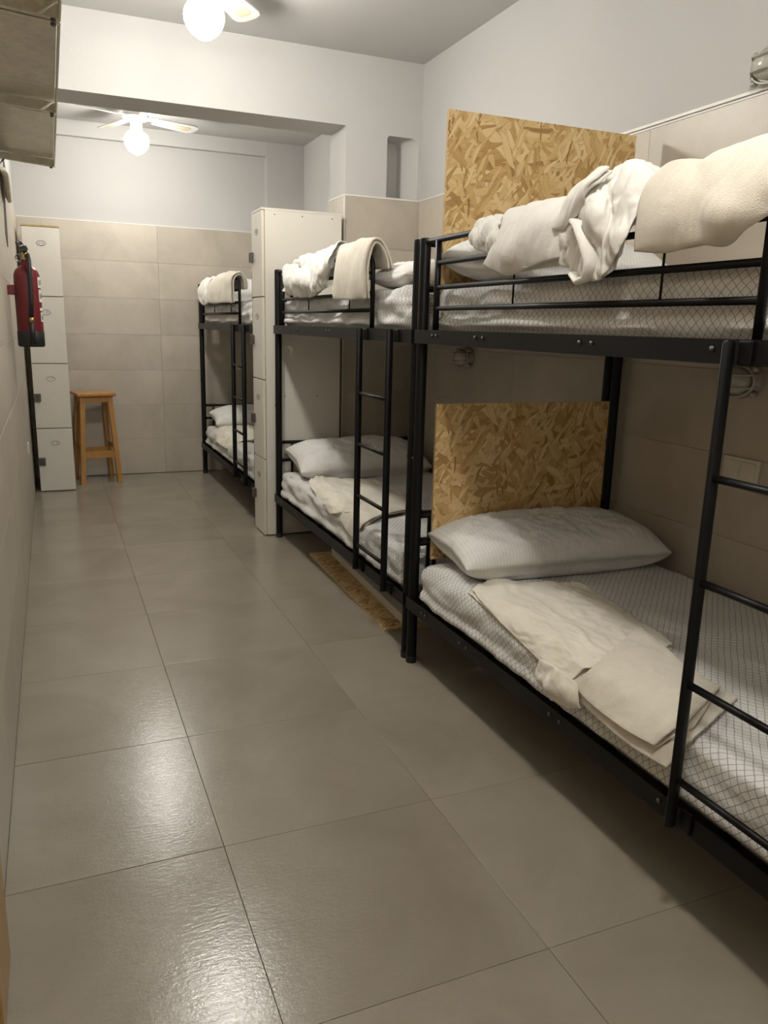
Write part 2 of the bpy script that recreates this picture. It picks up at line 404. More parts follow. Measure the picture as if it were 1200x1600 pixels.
# ------------------------------------------------------------------ bunk beds
BW, BL = 0.908, 1.993
def make_bunk():
    r = thing('bunk_bed', (0, 0, 0), 'x', 'bunk bed')
    K = M['black']; PR = 0.0205
    for px in (0, BW):
        for py in (0, -BL):
            p = MB().lathe([(PR, 0.0), (PR, 1.641), (PR*0.93, 1.648), (PR*0.5, 1.651)], (px, py, 0), 20).build('post', K, r, True, angle=40)
            MB().lathe([(PR+0.0012, 0), (PR+0.0012, 0.028)], (px, py, 0.0), 20).build('foot_cap', M['rubber'], p, True, angle=40)
            MB().lathe([(PR+0.0008, 1.292), (PR+0.0008, 1.299)], (px, py, 0), 20).build('joint_ring', M['rubber'], p, True, angle=40)
            for z in (0.845, 1.296):
                s = -1 if px == 0 else 1
                MB().lathe([(0.005, 0), (0.005, 0.003), (0.003, 0.005)], (px+(s*(PR-0.001) if s > 0 else -PR-0.004), py, z), 8, 'X').build('bolt', M['lockgrey'], p, True)
    for zb in (0.233, 1.277):
        for px, s in ((0, -1), (BW, 1)):
            b = MB(); xo = px+s*0.0265; xi = px+s*0.0215
            b.box(min(xo, xi), max(xo, xi), -BL-0.012, 0.012, zb, zb+0.05)
            b.box(min(xi, px-s*0.03), max(xi, px-s*0.03), -BL+0.03, -0.03, zb+0.022, zb+0.027)
            rail = b.build('side_rail', K, r)
            for y in (-0.14, -0.17, -0.45, -0.5, -1.0, -1.05, -1.45):
                MB().lathe([(0.006, 0), (0.006, 0.002), (0.003, 0.0035)], (xo+(0 if s > 0 else -0.0035), y, zb+0.03), 8, 'X').build('bolt', M['lockgrey'], rail, True)
        for py in (0, -BL):
            MB().box(0.018, BW-0.018, py-0.012, py+0.012, zb+0.005, zb+0.045).build('end_rail', K, r)
        for k in range(9):
            y = -0.15-k*0.21
            MB().box(-0.021, BW+0.021, y-0.018, y+0.018, zb+0.027, zb+0.0345).build('slat', K, r)
    # head and foot boards of both bunks
    for base, tops in ((0.283, (0.613, 0.50)), (1.327, (1.636, 1.474))):
        for py in (0, -BL):
            for z in tops: MB().tube([(0.015, py, z), (BW-0.015, py, z)], 0.0105, 10).build('end_bar', K, r, True)
            for x in (0.085, BW-0.085): MB().tube([(x, py, base-0.01), (x, py, tops[0])], 0.009, 8).build('end_upright', K, r, True)
    # guard rail of the upper bunk, front side
    Yg = -1.535; rr = 0.0105
    pts = [(0, -0.012, 1.636), (0, Yg+0.07, 1.636)] + [(0, Yg+0.07-0.07*math.sin(a), 1.566+0.07*math.cos(a)) for a in (PI/8, PI/4, 3*PI/8, PI/2)] + [(0, Yg, 1.30)]
    MB().tube(pts, 0.0102, 12).build('guard_frame', K, r, True)
    MB().tube([(0, -0.108, 1.30), (0, -0.108, 1.634)], 0.0115, 12).build('guard_post', K, r, True)
    for z in (1.557, 1.474, 1.402): MB().tube([(0, -0.108, z), (0, Yg, z)], 0.0085, 10).build('guard_rail', K, r, True)
    for y in (-0.62, -1.25): MB().tube([(0, y, 1.402), (0, y, 1.63)], 0.0032, 6).build('guard_wire', K, r, True)
    # ladder
    lx = -0.047
    for k, y in enumerate((-1.512, -1.845)):
        lr = MB().tube([(lx, y, 0.243), (lx, y, 1.318), (lx, y, 1.325)], [0.0088, 0.0088, 0.006], 14, flat=1.75).build('ladder_rail', K, r, True, angle=40)
        for z in (0.262, 1.30): MB().box(lx+0.012, -0.0215, y-0.045, y-0.012, z-0.024, z+0.026, 0, 0.004).build('ladder_bracket', K, lr)
    for z in (0.362, 0.592, 0.825, 1.049): MB().tube([(lx, -1.512, z), (lx, -1.845, z)], 0.0085, 12).build('ladder_rung', K, r, True)
    return r
bunk = make_bunk()
BEDS = [((0.948, 0.903, 0), 'nearest black metal bunk bed, with two strand boards at its head end'),
        ((0.948, 2.949, 0), 'middle black metal bunk bed standing against the white locker side'),
        ((0.892, 5.290, 0), 'far black metal bunk bed in the back corner, half hidden by the locker')]
for i, (loc, lab) in enumerate(BEDS):
    o = bunk if i == 0 else copy_tree(bunk)
    o.location = loc; tag(o, lab, 'bunk bed', 'black metal bunk beds')

# ------------------------------------------------------------------ mattresses
def mattress(loc, seed, label, amp=1.0, mess=0.0, W=0.88):
    L, TH, rc = 1.92, 0.17, 0.05
    # profile loop (x,z) with arc length, start at bottom centre
    prof = []
    def arc(cx, cz, a0, a1, n=6):
        for k in range(n+1): a = a0+(a1-a0)*k/n; prof.append((cx+rc*math.cos(a), cz+rc*math.sin(a), math.cos(a), math.sin(a)))
    hw = W/2
    def line(x0, z0, x1, z1, nx, nz, n):
        for k in range(1, n): t = k/n; prof.append((x0+(x1-x0)*t, z0+(z1-z0)*t, nx, nz))
    arc(-hw+rc, rc, 1.5*PI, PI); line(-hw, rc, -hw, TH-rc, -1, 0, 6)
    arc(-hw+rc, TH-rc, PI, PI/2); line(-hw+rc, TH, hw-rc, TH, 0, 1, 26)
    arc(hw-rc, TH-rc, PI/2, 0); line(hw, TH-rc, hw, rc, 1, 0, 6)
    arc(hw-rc, rc, 0, -PI/2); line(hw-rc, 0, -hw+rc, 0, 0, -1, 8)
    n = len(prof); arcs = [0]
    for k in range(1, n): arcs.append(arcs[-1]+math.hypot(prof[k][0]-prof[k-1][0], prof[k][1]-prof[k-1][1]))
    st = [0, 0.002, 0.006, 0.014, 0.026, 0.042, 0.06] ; mid = [0.08+(L-0.16)*k/84 for k in range(85)]
    ysn = st+mid+[L-q for q in reversed(st)]
    b = MB(); uv = []
    so = Vector((seed*7.3, seed*3.1, seed*1.7))
    for y in ysn:
        e = min(y, L-y); ins = 0.0 if e > 0.06 else 0.06-math.sqrt(max(0, 0.06**2-(0.06-e)**2))
        for k, (x, z, nx, nz) in enumerate(prof):
            xx = x-math.copysign(min(ins, abs(x)), x); zz = min(z, TH-ins*0.9); zz = max(zz, ins*0.6)
            p = Vector((xx, y, zz))
            side = max(0.0, abs(nx))
            w1 = noise.noise(p*4.5+so)*0.010+noise.noise(Vector((p.x*9, p.y*13+p.z*22, p.z*6))+so)*0.0055*(0.3+side)
            w1 += noise.noise(Vector((p.x*3, p.y*26-p.z*30, p.z*14))+so)*0.004*side
            if side > 0.5:                                        # tucked roll along the bottom edge
                w1 += 0.009*math.exp(-((zz-0.035)/0.018)**2)-0.006*math.exp(-((zz-0.065)/0.012)**2)
                w1 += mess*0.02*noise.noise(Vector((p.y*6, p.z*25, 3))+so)
            if nz > 0.5: w1 += mess*0.018*noise.noise(p*7+so)
            if nz < -0.5: w1 = 0
            w1 *= amp
            b.v.append((loc[0]+xx+nx*w1, loc[1]-L/2+y, loc[2]+max(0.0, zz+nz*w1))); uv.append((y, arcs[k]))
    m = len(ysn)
    for j in range(m-1):
        for k in range(n): b.f.append((j*n+k, j*n+(k+1) % n, (j+1)*n+(k+1) % n, (j+1)*n+k))
    b.f.append(tuple(range(n-1, -1, -1))); b.f.append(tuple((m-1)*n+k for k in range(n)))
    b.mi = [0]*len(b.f)
    o = b.build('mattress', M['sheet'], None, True, uv, off=(loc[0], loc[1], loc[2]))
    o.location = loc; tag(o, label, 'mattress', 'bunk mattresses'); return o
MZ = (0.2685, 1.3125)
ML = [['mattress in lattice print fitted sheet on the lower bunk of the nearest bed', 'mattress in lattice print sheet on the upper bunk of the nearest bed'],
      ['mattress on the lower bunk of the middle bed, sheet rumpled at its near end', 'mattress on the upper bunk of the middle bed, beside the hanging towel'],
      ['mattress on the lower bunk of the far bed behind the locker', 'mattress on the upper bunk of the far bed, level with the locker']]
for i in range(3):
    bx, by, _ = BEDS[i][0]
    for k in range(2):
        mattress((bx+BW/2, by-BL/2, MZ[k]), i*2+k+1, ML[i][k], 1.0, (0.3, 0.5, 1.0, 1.2, 0.8, 1.4)[i*2+k], (0.925, 0.872)[k])

# ------------------------------------------------------------------ pillows
def pillow(loc, L, W, H, rz, tilt, seed, label, roll=0.0):
    nu, nv = 96, 46; b = MB(); uv = []; so = Vector((seed*5.1, seed*2.3, seed))
    R = Matrix.Rotation(rz, 3, 'Z') @ Matrix.Rotation(tilt, 3, 'Y') @ Matrix.Rotation(roll, 3, 'X')
    def surf(a, c, sgn):
        u, v = a*2-1, c*2-1
        edge = (1-abs(u)**4.0)**0.55*(1-abs(v)**3.0)**0.52 if abs(u) < 1 and abs(v) < 1 else 0
        sx = L/2*u*(1-0.05*(1-abs(v))*abs(u)**6+0.0); sy = W/2*v*(1-0.10*(1-abs(u)**2)*0.6*abs(v)**3) * (1-0.10*abs(u)**8)
        p = Vector((sx, sy, 0))
        wr_ = noise.noise(Vector((u*4, v*3, sgn*2))+so)*0.008
        q_ = Vector((u*9+v*3.5, v*2.2-u*1.5, sgn*3))+so+Vector((noise.noise(Vector((u*3, v*3, 1))+so), 0, 0))
        wr_ += (max(0, 1-abs(noise.noise(q_))-0.70)**1.2*0.05+max(0, 1-abs(noise.noise(q_*2.1))-0.76)*0.02)*edge-0.003*edge
        z = sgn*H/2*edge*(1+0.12*noise.noise(Vector((u*2, v*2, sgn))+so)) + wr_*edge**0.7*(1 if sgn > 0 else 0.5)
        if sgn < 0: z = -H*0.42*edge**0.8
        return R @ Vector((sx, sy, z))
    for sgn in (1, -1):
        for j in range(nv+1):
            for i in range(nu+1):
                a, c = i/nu, j/nv
                a = 0.5-0.5*math.cos(PI*a)*(0.75)-0.125*2*(0.5-a) if False else (0.5-0.5*math.cos(PI*a))*0.6+a*0.4
                c = (0.5-0.5*math.cos(PI*c))*0.6+c*0.4
                q = surf(a, c, sgn); b.v.append((q.x, q.y, q.z)); uv.append((a*L, c*W))
    n1 = nu+1; o2 = (nu+1)*(nv+1)
    for j in range(nv):
        for i in range(nu):
            k = j*n1+i
            b.f.append((k, k+1, k+n1+1, k+n1)); b.f.append((o2+k, o2+k+n1, o2+k+n1+1, o2+k+1))
    def br(k0, k1): b.f.append((k0, o2+k0, o2+k1, k1))
    for i in range(nu): br(i, i+1); br(nv*n1+i+1, nv*n1+i)
    for j in range(nv): br((j+1)*n1, j*n1); br(j*n1+nu, (j+1)*n1+nu)
    b.mi = [0]*len(b.f)
    o = b.build('pillow', M['pillow'], None, True, uv); o.location = loc
    tag(o, label, 'pillow', 'bunk pillows'); return o
pillow((1.420, 0.672, 0.525), 0.89, 0.40, 0.215, -0.05, 0.0, 1, 'long striped white pillow against the strand board on the nearest lower bunk', 0.12)
pillow((1.335, 0.640, 1.562), 0.74, 0.42, 0.19, 0.0, 0.0, 2, 'white pillow behind the top guard rail in front of the upper strand board', 0.10)
pillow((1.405, 2.735, 0.528), 0.86, 0.40, 0.215, 0.0, 0.0, 3, 'white striped pillow on the lower bunk of the middle bed', 0.25)
pillow((1.400, 1.360, 1.540), 0.84, 0.44, 0.15, 0.0, 0.0, 4, 'white pillow at the near end of the upper bunk of the middle bed')
pillow((1.345, 5.070, 0.520), 0.84, 0.38, 0.19, 0.0, 0.0, 5, 'white pillow on the lower bunk of the far bed', 0.2)
pillow((1.345, 5.020, 1.585), 0.86, 0.42, 0.20, 0.0, 0.0, 6, 'white pillow on the upper bunk of the far bed', 0.15)

# ------------------------------------------------------------------ folded cloth
def crom(p, t):
    n = len(p)-1; x = t*n; i = min(int(x), n-1); f = x-i
    p0, p1, p2, p3 = p[max(i-1, 0)], p[i], p[i+1], p[min(i+2, n)]
    return 0.5*((2*p1)+(p2-p0)*f+(2*p0-5*p1+4*p2-p3)*f*f+(3*p1-p0-3*p2+p3)*f*f*f)
def cloth(name, ctrl, mat, parent=None, nu=54, nv=44, thick=0.006, layers=1, lgap=0.008, wr=(0.006, 9.0), folds=None, seed=1, flip=1, grow=0.004, crease=0.6, st=(1, 1, 0.5)):
    ctrl = [[Vector(p) for p in row] for row in ctrl]
    b = MB(); so = Vector((seed*11.7, seed*4.9, seed*2.2)); off = ctrl[0][0].copy()
    for ly in range(layers):
        rnd = random.Random(seed*31+ly)
        cc = [[p+Vector((rnd.uniform(-1, 1)*grow, rnd.uniform(-1, 1)*grow, rnd.uniform(-1, 1)*grow*0.4)) if ly else p for p in row] for row in ctrl]
        g = []
        for j in range(nv+1):
            tv = j/nv; row = []
            for i in range(nu+1):
                tu = i/nu; row.append(crom([crom(r_, tu) for r_ in cc], tv))
            g.append(row)
        nrm = [[None]*(nu+1) for _ in range(nv+1)]
        for j in range(nv+1):
            for i in range(nu+1):
                du = g[j][min(i+1, nu)]-g[j][max(i-1, 0)]; dv = g[min(j+1, nv)][i]-g[max(j-1, 0)][i]
                nn = du.cross(dv); nrm[j][i] = (nn.normalized() if nn.length > 1e-9 else Vector((0, 0, 1)))*flip
        P1 = []; P2 = []
        for j in range(nv+1):
            for i in range(nu+1):
                p = g[j][i]; u, v = i/nu, j/nv
                dsp = noise.noise(p*wr[1]+so)*wr[0]+noise.noise(p*wr[1]*2.6+so)*wr[0]*0.45
                sw = p+Vector((noise.noise(p*4+so), noise.noise(p*4-so), noise.noise(p*4+so*2)))*0.05
                sw = Vector((sw.x*st[0], sw.y*st[1], sw.z*st[2]))
                cr1 = 1-abs(noise.noise(sw*12-so)); cr2 = 1-abs(noise.noise(sw*25+so*3)); cr3 = 1-abs(noise.noise(sw*46+so))
                dsp += 0.004*crease*(max(0, cr1-0.70)**1.3*5.0-0.3+max(0, cr2-0.74)**1.2*3.0+max(0, cr3-0.78)*1.2)
                if folds:
                    amp, nw, ax, ay = folds
                    ph = (u*ax+v*ay)*nw*2*PI+4.0*noise.noise(p*5+so)
                    dsp += amp*(1-abs(math.sin(ph/2)))**1.5*(0.5+noise.noise(p*6-so))
                em = min(1.0, min(u, 1-u, v, 1-v)*14)
                th = thick*(0.35+0.65*em**0.5)
                q = p+nrm[j][i]*(dsp-ly*lgap)
                P1.append(q+nrm[j][i]*th/2); P2.append(q-nrm[j][i]*th/2)
        o1 = len(b.v); n1 = nu+1; o2 = o1+len(P1)
        b.v += [tuple(p-off) for p in P1+P2]
        for j in range(nv):
            for i in range(nu):
                k = j*n1+i; b.f.append((o1+k, o1+k+1, o1+k+n1+1, o1+k+n1)); b.f.append((o2+k, o2+k+n1, o2+k+n1+1, o2+k+1))
        def br(k0, k1): b.f.append((o1+k0, o2+k0, o2+k1, o1+k1))
        for i in range(nu): br(i, i+1); br(nv*n1+i+1, nv*n1+i)
        for j in range(nv): br((j+1)*n1, j*n1); br(j*n1+nu, (j+1)*n1+nu)
    b.mi = [0]*len(b.f)
    o = b.build(name, mat, parent, True, None)
    o.location = off if parent is None else off-parent.location
    return o
def over(front, backs):
    # front rows (bottom to crest) + rows obtained from the crest by offsets, going down behind the rail
    crest = front[-1]
    return front+[[(p[0]+dx, p[1]+dy, p[2]+dz) for p in crest] for dx, dy, dz in backs]

BK = [(0.045, 0.0, -0.008), (0.085, 0.01, -0.05), (0.11, 0.01, -0.10)]
# nearest bed, upper bunk: four pieces hung over the top guard rail
t = cloth('towel', over([
  [(.915,-.304,1.514),(.912,-.409,1.508),(.915,-.501,1.512),(.918,-.574,1.519),(.905,-.630,1.541),(.915,-.70,1.574)],
  [(.908,-.313,1.565),(.900,-.418,1.567),(.900,-.495,1.572),(.884,-.577,1.562),(.892,-.640,1.575),(.905,-.72,1.600)],
  [(.918,-.307,1.628),(.912,-.402,1.628),(.912,-.484,1.623),(.908,-.560,1.620),(.912,-.635,1.628),(.915,-.73,1.640)],
  [(.950,-.307,1.673),(.950,-.386,1.676),(.950,-.469,1.676),(.950,-.547,1.678),(.950,-.632,1.682),(.950,-.73,1.684)]],
  [(0.05, 0.0, 0.004), (0.10, 0.0, -0.04), (0.13, 0.0, -0.10)]), M['towel'], thick=0.016, layers=2, lgap=0.017, wr=(0.006, 5), folds=(0.012, 1.3, 1.0, 0.9), crease=0.5, seed=1, flip=-1)
tag(t, 'thick cream terry towel hung over the top guard rail at the right edge', 'towel', 'bath towels')
t = cloth('bed_sheet', over([
  [(.918,.387,1.529),(.916,.264,1.497),(.914,.146,1.503),(.914,.040,1.512),(.916,-.053,1.520)],
  [(.910,.336,1.575),(.908,.244,1.550),(.908,.138,1.560),(.908,.038,1.566),(.912,-.048,1.566)],
  [(.920,.301,1.626),(.918,.223,1.615),(.918,.138,1.615),(.918,.047,1.617),(.918,-.044,1.620)],
  [(.950,.306,1.655),(.950,.241,1.657),(.950,.166,1.658),(.950,.079,1.660),(.950,-.03,1.664)]], BK), M['cotton'], thick=0.007, layers=3, lgap=0.010, wr=(0.004, 6), folds=(0.005, 1.5, 0.9, 0.5), seed=2, crease=0.8, flip=-1, grow=0.012)
cloth('lower_fold', [
  [(.926,.300,1.492),(.924,.20,1.496),(.922,.08,1.500),(.922,-.03,1.502),(.922,-.10,1.505)],
  [(.924,.290,1.53),(.922,.20,1.53),(.920,.08,1.53),(.920,-.03,1.53),(.920,-.10,1.535)],
  [(.928,.270,1.60),(.926,.20,1.60),(.926,.08,1.60),(.926,-.03,1.60),(.926,-.10,1.60)]], M['cotton'], t, 40, 24, 0.007, 1, 0.01, (0.004, 9), None, 9, -1)
tag(t, 'white folded bed sheet hung flat over the guard rail before the upper strand board', 'bed sheet', 'folded sheets')
c3 = cloth('bed_sheet', over([
  [(.912,-.015,1.516),(.900,-.105,1.468),(.892,-.175,1.456),(.898,-.228,1.473),(.905,-.256,1.520)],
  [(.905,-.040,1.552),(.885,-.115,1.523),(.880,-.187,1.522),(.890,-.236,1.530),(.903,-.270,1.552)],
  [(.905,-.004,1.599),(.885,-.105,1.599),(.872,-.182,1.604),(.888,-.235,1.590),(.908,-.285,1.588)],
  [(.920,-.020,1.640),(.900,-.106,1.654),(.895,-.160,1.659),(.905,-.220,1.645),(.918,-.300,1.630)],
  [(.945,.010,1.668),(.935,-.080,1.691),(.935,-.144,1.705),(.940,-.220,1.701),(.948,-.320,1.682)]], BK), M['cotton'], nu=70, nv=60, thick=0.006, layers=2, lgap=0.012, wr=(0.006, 7), folds=(0.026, 2.4, 1.0, 0.45), seed=5, crease=3.2, flip=-1, grow=0.014)
tag(c3, 'crumpled white sheet with a grey washing tag, tumbling over the guard rail', 'bed sheet', 'folded sheets')
fl = cloth('folded_flap', [
  [(.895,.010,1.592),(.886,-.05,1.585),(.882,-.085,1.590)],
  [(.888,-.03,1.625),(.872,-.10,1.622),(.868,-.125,1.632)],
  [(.900,-.07,1.668),(.872,-.145,1.668),(.868,-.175,1.672)],
  [(.935,-.10,1.702),(.905,-.17,1.705),(.895,-.205,1.700)]], M['cotton'], c3, 30, 30, 0.008, 2, 0.012, (0.006, 12), (0.006, 2, 1, 0), 6, -1)
lp = MB().tube([(.876-.912, -.10+.015, 1.60-1.516+.0), (.868-.912, -.135+.015, 1.585-1.516), (.866-.912, -.165+.015, 1.55-1.516), (.872-.912, -.185+.015, 1.50-1.516), (.878-.912, -.17+.015, 1.462-1.516), (.882-.912, -.13+.015, 1.455-1.516), (.88-.912, -.1+.015, 1.475-1.516)], [.016, .022, .024, .022, .02, .018, .012], 12, flat=0.5).build('rolled_hem', M['cotton'], c3, True)
wt = MB().box(-.0495, -.0475, -.118, -.095, 0.060, 0.080, 0, 0.0008).build('washing_tag', M['lockgrey'], c3); wt['label'] = 'small grey printed washing tag'
t = cloth('pillowcase', over([
  [(.920,.502,1.600),(.918,.439,1.575),(.916,.375,1.563),(.918,.331,1.575)],
  [(.912,.490,1.622),(.910,.430,1.608),(.906,.365,1.601),(.910,.316,1.612)],
  [(.948,.529,1.652),(.946,.480,1.655),(.946,.428,1.657),(.948,.368,1.658)]], [(0.05, -0.01, 0.0), (0.12, -0.02, -0.01), (0.2, -0.02, -0.02)]), M['cotton'], nu=34, nv=34, thick=0.008, layers=2, lgap=0.012, wr=(0.005, 10), folds=(0.014, 2.0, 1, 0.2), seed=8, crease=3.2, flip=-1)
tag(t, 'small white pillowcase bunched over the guard rail near the bed post', 'pillowcase', 'folded sheets')
# nearest bed, lower bunk
t = cloth('bed_sheet', [
  [(.965,.466,.448),(1.086,.519,.458),(1.207,.452,.452),(1.330,.392,.462),(1.361,.332,.448)],
  [(.945,.348,.438),(1.019,.288,.458),(1.096,.226,.460),(1.234,.226,.460),(1.365,.214,.448)],
  [(.935,.177,.418),(.970,.073,.458),(1.051,.044,.463),(1.166,.056,.460),(1.338,.083,.448)],
  [(.928,-.014,.395),(.960,-.052,.440),(1.012,-.120,.463),(1.139,-.080,.460),(1.319,-.043,.448)],
  [(.922,-.174,.385),(.955,-.201,.440),(1.000,-.251,.463),(1.142,-.203,.458),(1.288,-.160,.448)]], M['cream'], nu=64, nv=64, thick=0.006, layers=3, lgap=0.008, wr=(0.005, 5), folds=(0.006, 1.6, 0.8, 0.6), seed=11, crease=1.5, st=(1.3, 0.55, 1), flip=-1, grow=0.016)
tag(t, 'cream folded sheets spread on the nearest lower bunk beside the towel', 'bed sheet', 'folded sheets')
pf = cloth('hanging_corner', [
  [(.930,-.024,.400),(.912,-.098,.420),(.910,-.169,.420),(.915,-.225,.415)],
  [(.914,-.029,.356),(.890,-.112,.367),(.888,-.186,.378),(.910,-.238,.380)],
  [(.912,-.086,.335),(.904,-.140,.334),(.904,-.191,.340),(.912,-.246,.354)]], M['cream'], t, 36, 26, 0.008, 1, 0.01, (0.010, 16), (0.012, 2.4, 1, 0.1), 12, -1)
t = cloth('towel', [
  [(.918,-.188,.400),(.950,-.229,.456),(1.075,-.167,.478),(1.250,-.063,.472)],
  [(.907,-.291,.390),(.950,-.323,.452),(1.052,-.308,.484),(1.201,-.239,.476)],
  [(.900,-.424,.390),(.950,-.448,.449),(1.032,-.441,.480),(1.169,-.369,.472)],
  [(.897,-.534,.404),(.930,-.557,.448),(.985,-.560,.480),(1.190,-.440,.462)]], M['towel'], thick=0.008, layers=3, lgap=0.011, wr=(0.006, 6), folds=None, seed=13, flip=-1, grow=0.010)
tag(t, 'folded cream towel on the nearest lower bunk, behind the ladder', 'towel', 'bath towels')
c = cloth('lower_fold', [
  [(.922,-.203,.372),(.950,-.244,.436),(1.097,-.157,.453),(1.273,-.053,.450)],
  [(.912,-.301,.362),(.950,-.338,.430),(1.061,-.312,.455),(1.230,-.247,.450)],
  [(.906,-.447,.356),(.950,-.474,.424),(1.054,-.442,.452),(1.216,-.370,.446)],
  [(.902,-.576,.369),(.930,-.588,.420),(.985,-.585,.452),(1.206,-.481,.444)]], M['towel'], t, thick=0.011, layers=1, wr=(0.005, 7), seed=14, flip=-1)
# middle bed, upper bunk
t = cloth('bed_sheet', over([
  [(.930,2.707,1.518),(.925,2.496,1.488),(.920,2.244,1.478),(.920,2.103,1.481),(.925,2.016,1.506)],
  [(.922,2.685,1.576),(.908,2.449,1.566),(.900,2.201,1.549),(.905,2.048,1.556),(.915,1.940,1.570)],
  [(.935,2.797,1.625),(.925,2.517,1.637),(.915,2.228,1.646),(.920,2.064,1.642),(.930,1.880,1.630)],
  [(.965,2.830,1.655),(.960,2.574,1.678),(.955,2.334,1.685),(.955,2.141,1.697),(.958,1.850,1.698)]], BK), M['cotton'], nu=64, nv=50, thick=0.007, layers=2, lgap=0.012, wr=(0.008, 5), folds=(0.030, 3.0, 1.0, 0.3), seed=21, crease=3.2, flip=-1, grow=0.015)
tag(t, 'crumpled white sheet bunched over the top rail of the middle bed', 'bed sheet', 'folded sheets')
t = cloth('towel', over([
  [(.925,1.822,1.456),(.920,1.652,1.450),(.918,1.514,1.446),(.918,1.390,1.448)],
  [(.918,1.792,1.533),(.912,1.623,1.528),(.910,1.495,1.524),(.912,1.380,1.520)],
  [(.922,1.783,1.618),(.918,1.646,1.618),(.918,1.525,1.614),(.918,1.390,1.610)],
  [(.948,1.816,1.676),(.948,1.704,1.678),(.948,1.562,1.678),(.948,1.400,1.672)]], [(0.028, -0.01, -0.006), (0.046, -0.035, -0.05), (0.052, -0.045, -0.10)]), M['towel'], thick=0.014, layers=2, lgap=0.015, wr=(0.006, 6), folds=(0.008, 2, 1, 0), seed=22, flip=-1)
tag(t, 'cream towel hanging straight over the rail end of the middle bed', 'towel', 'bath towels')
# middle bed, lower bunk
t = cloth('bed_sheet', [
  [(1.018,2.512,.448),(1.082,2.564,.456),(1.171,2.499,.456),(1.293,2.445,.456),(1.393,2.492,.448)],
  [(.970,2.299,.440),(1.003,2.194,.460),(1.104,2.166,.462),(1.232,2.166,.462),(1.393,2.234,.448)],
  [(.950,2.115,.410),(.975,1.881,.455),(1.050,1.862,.466),(1.166,1.894,.464),(1.413,2.082,.448)],
  [(.942,1.894,.392),(.960,1.680,.450),(1.020,1.669,.466),(1.132,1.700,.462),(1.318,1.824,.448)]], M['cream'], thick=0.007, layers=3, lgap=0.008, wr=(0.008, 6), folds=(0.012, 2.2, 0.6, 1.0), seed=31, crease=1.5, st=(1.3, 0.55, 1), flip=-1, grow=0.016)
tag(t, 'cream folded sheets on the lower bunk of the middle bed in front of the pillow', 'bed sheet', 'folded sheets')
t = cloth('towel', [
  [(.940,1.754,.395),(.960,1.773,.448),(1.043,1.898,.474),(1.289,2.043,.468)],
  [(.925,1.633,.375),(.960,1.604,.455),(1.083,1.695,.478),(1.331,1.863,.468)],
  [(.918,1.513,.360),(.950,1.461,.452),(1.063,1.500,.474),(1.226,1.612,.460)]], M['towel'], thick=0.009, layers=2, lgap=0.012, wr=(0.006, 6), seed=32, flip=-1, grow=0.01)
tag(t, 'folded cream towel seen through the ladder of the middle bed', 'towel', 'bath towels')
# far bed
t = cloth('towel', over([
  [(.862,4.75,1.49),(.855,4.40,1.475),(.855,4.10,1.475),(.858,3.80,1.470)],
  [(.858,4.72,1.56),(.848,4.38,1.560),(.848,4.06,1.556),(.852,3.79,1.548)],
  [(.870,4.66,1.63),(.862,4.36,1.640),(.862,4.06,1.638),(.865,3.79,1.628)],
  [(.895,4.60,1.665),(.893,4.34,1.676),(.893,4.04,1.672),(.895,3.80,1.662)]], [(0.028, 0, -0.006), (0.048, 0, -0.05), (0.055, 0, -0.10)]), M['towel'], thick=0.014, layers=2, lgap=0.015, wr=(0.008, 5), folds=(0.012, 2, 1, 0.3), seed=41, flip=-1)
tag(t, 'cream towel hung over the upper rail of the far bed', 'towel', 'bath towels')
t = cloth('bed_sheet', over([
  [(.868,5.16,1.53),(.860,5.02,1.48),(.856,4.86,1.47),(.860,4.70,1.50)],
  [(.862,5.15,1.58),(.850,5.00,1.57),(.848,4.84,1.57),(.852,4.68,1.58)],
  [(.885,5.14,1.645),(.880,5.00,1.665),(.880,4.84,1.67),(.885,4.62,1.665)]], BK), M['cotton'], nu=40, nv=36, thick=0.007, layers=2, lgap=0.012, wr=(0.014, 7), folds=(0.02, 2.5, 1, 0.3), seed=42, crease=3.2, flip=-1)
tag(t, 'white sheet crumpled over the head end rail of the far bed', 'bed sheet', 'folded sheets')
t = cloth('bed_sheet', [
  [(.900,4.96,.400),(.96,4.93,.462),(1.10,4.88,.472),(1.28,4.86,.458)],
  [(.882,4.70,.385),(.94,4.66,.470),(1.10,4.60,.490),(1.30,4.58,.462)],
  [(.880,4.44,.375),(.94,4.38,.470),(1.10,4.32,.490),(1.28,4.30,.462)],
  [(.885,4.16,.380),(.95,4.10,.455),(1.10,4.06,.470),(1.26,4.04,.455)]], M['cream'], thick=0.009, layers=3, lgap=0.014, wr=(0.012, 6), folds=(0.014, 2, 0.5, 1), seed=43, crease=1.5, st=(1.3, 0.55, 1), flip=-1, grow=0.02)
tag(t, 'cream folded sheets and towel on the lower bunk of the far bed', 'bed sheet', 'folded sheets')

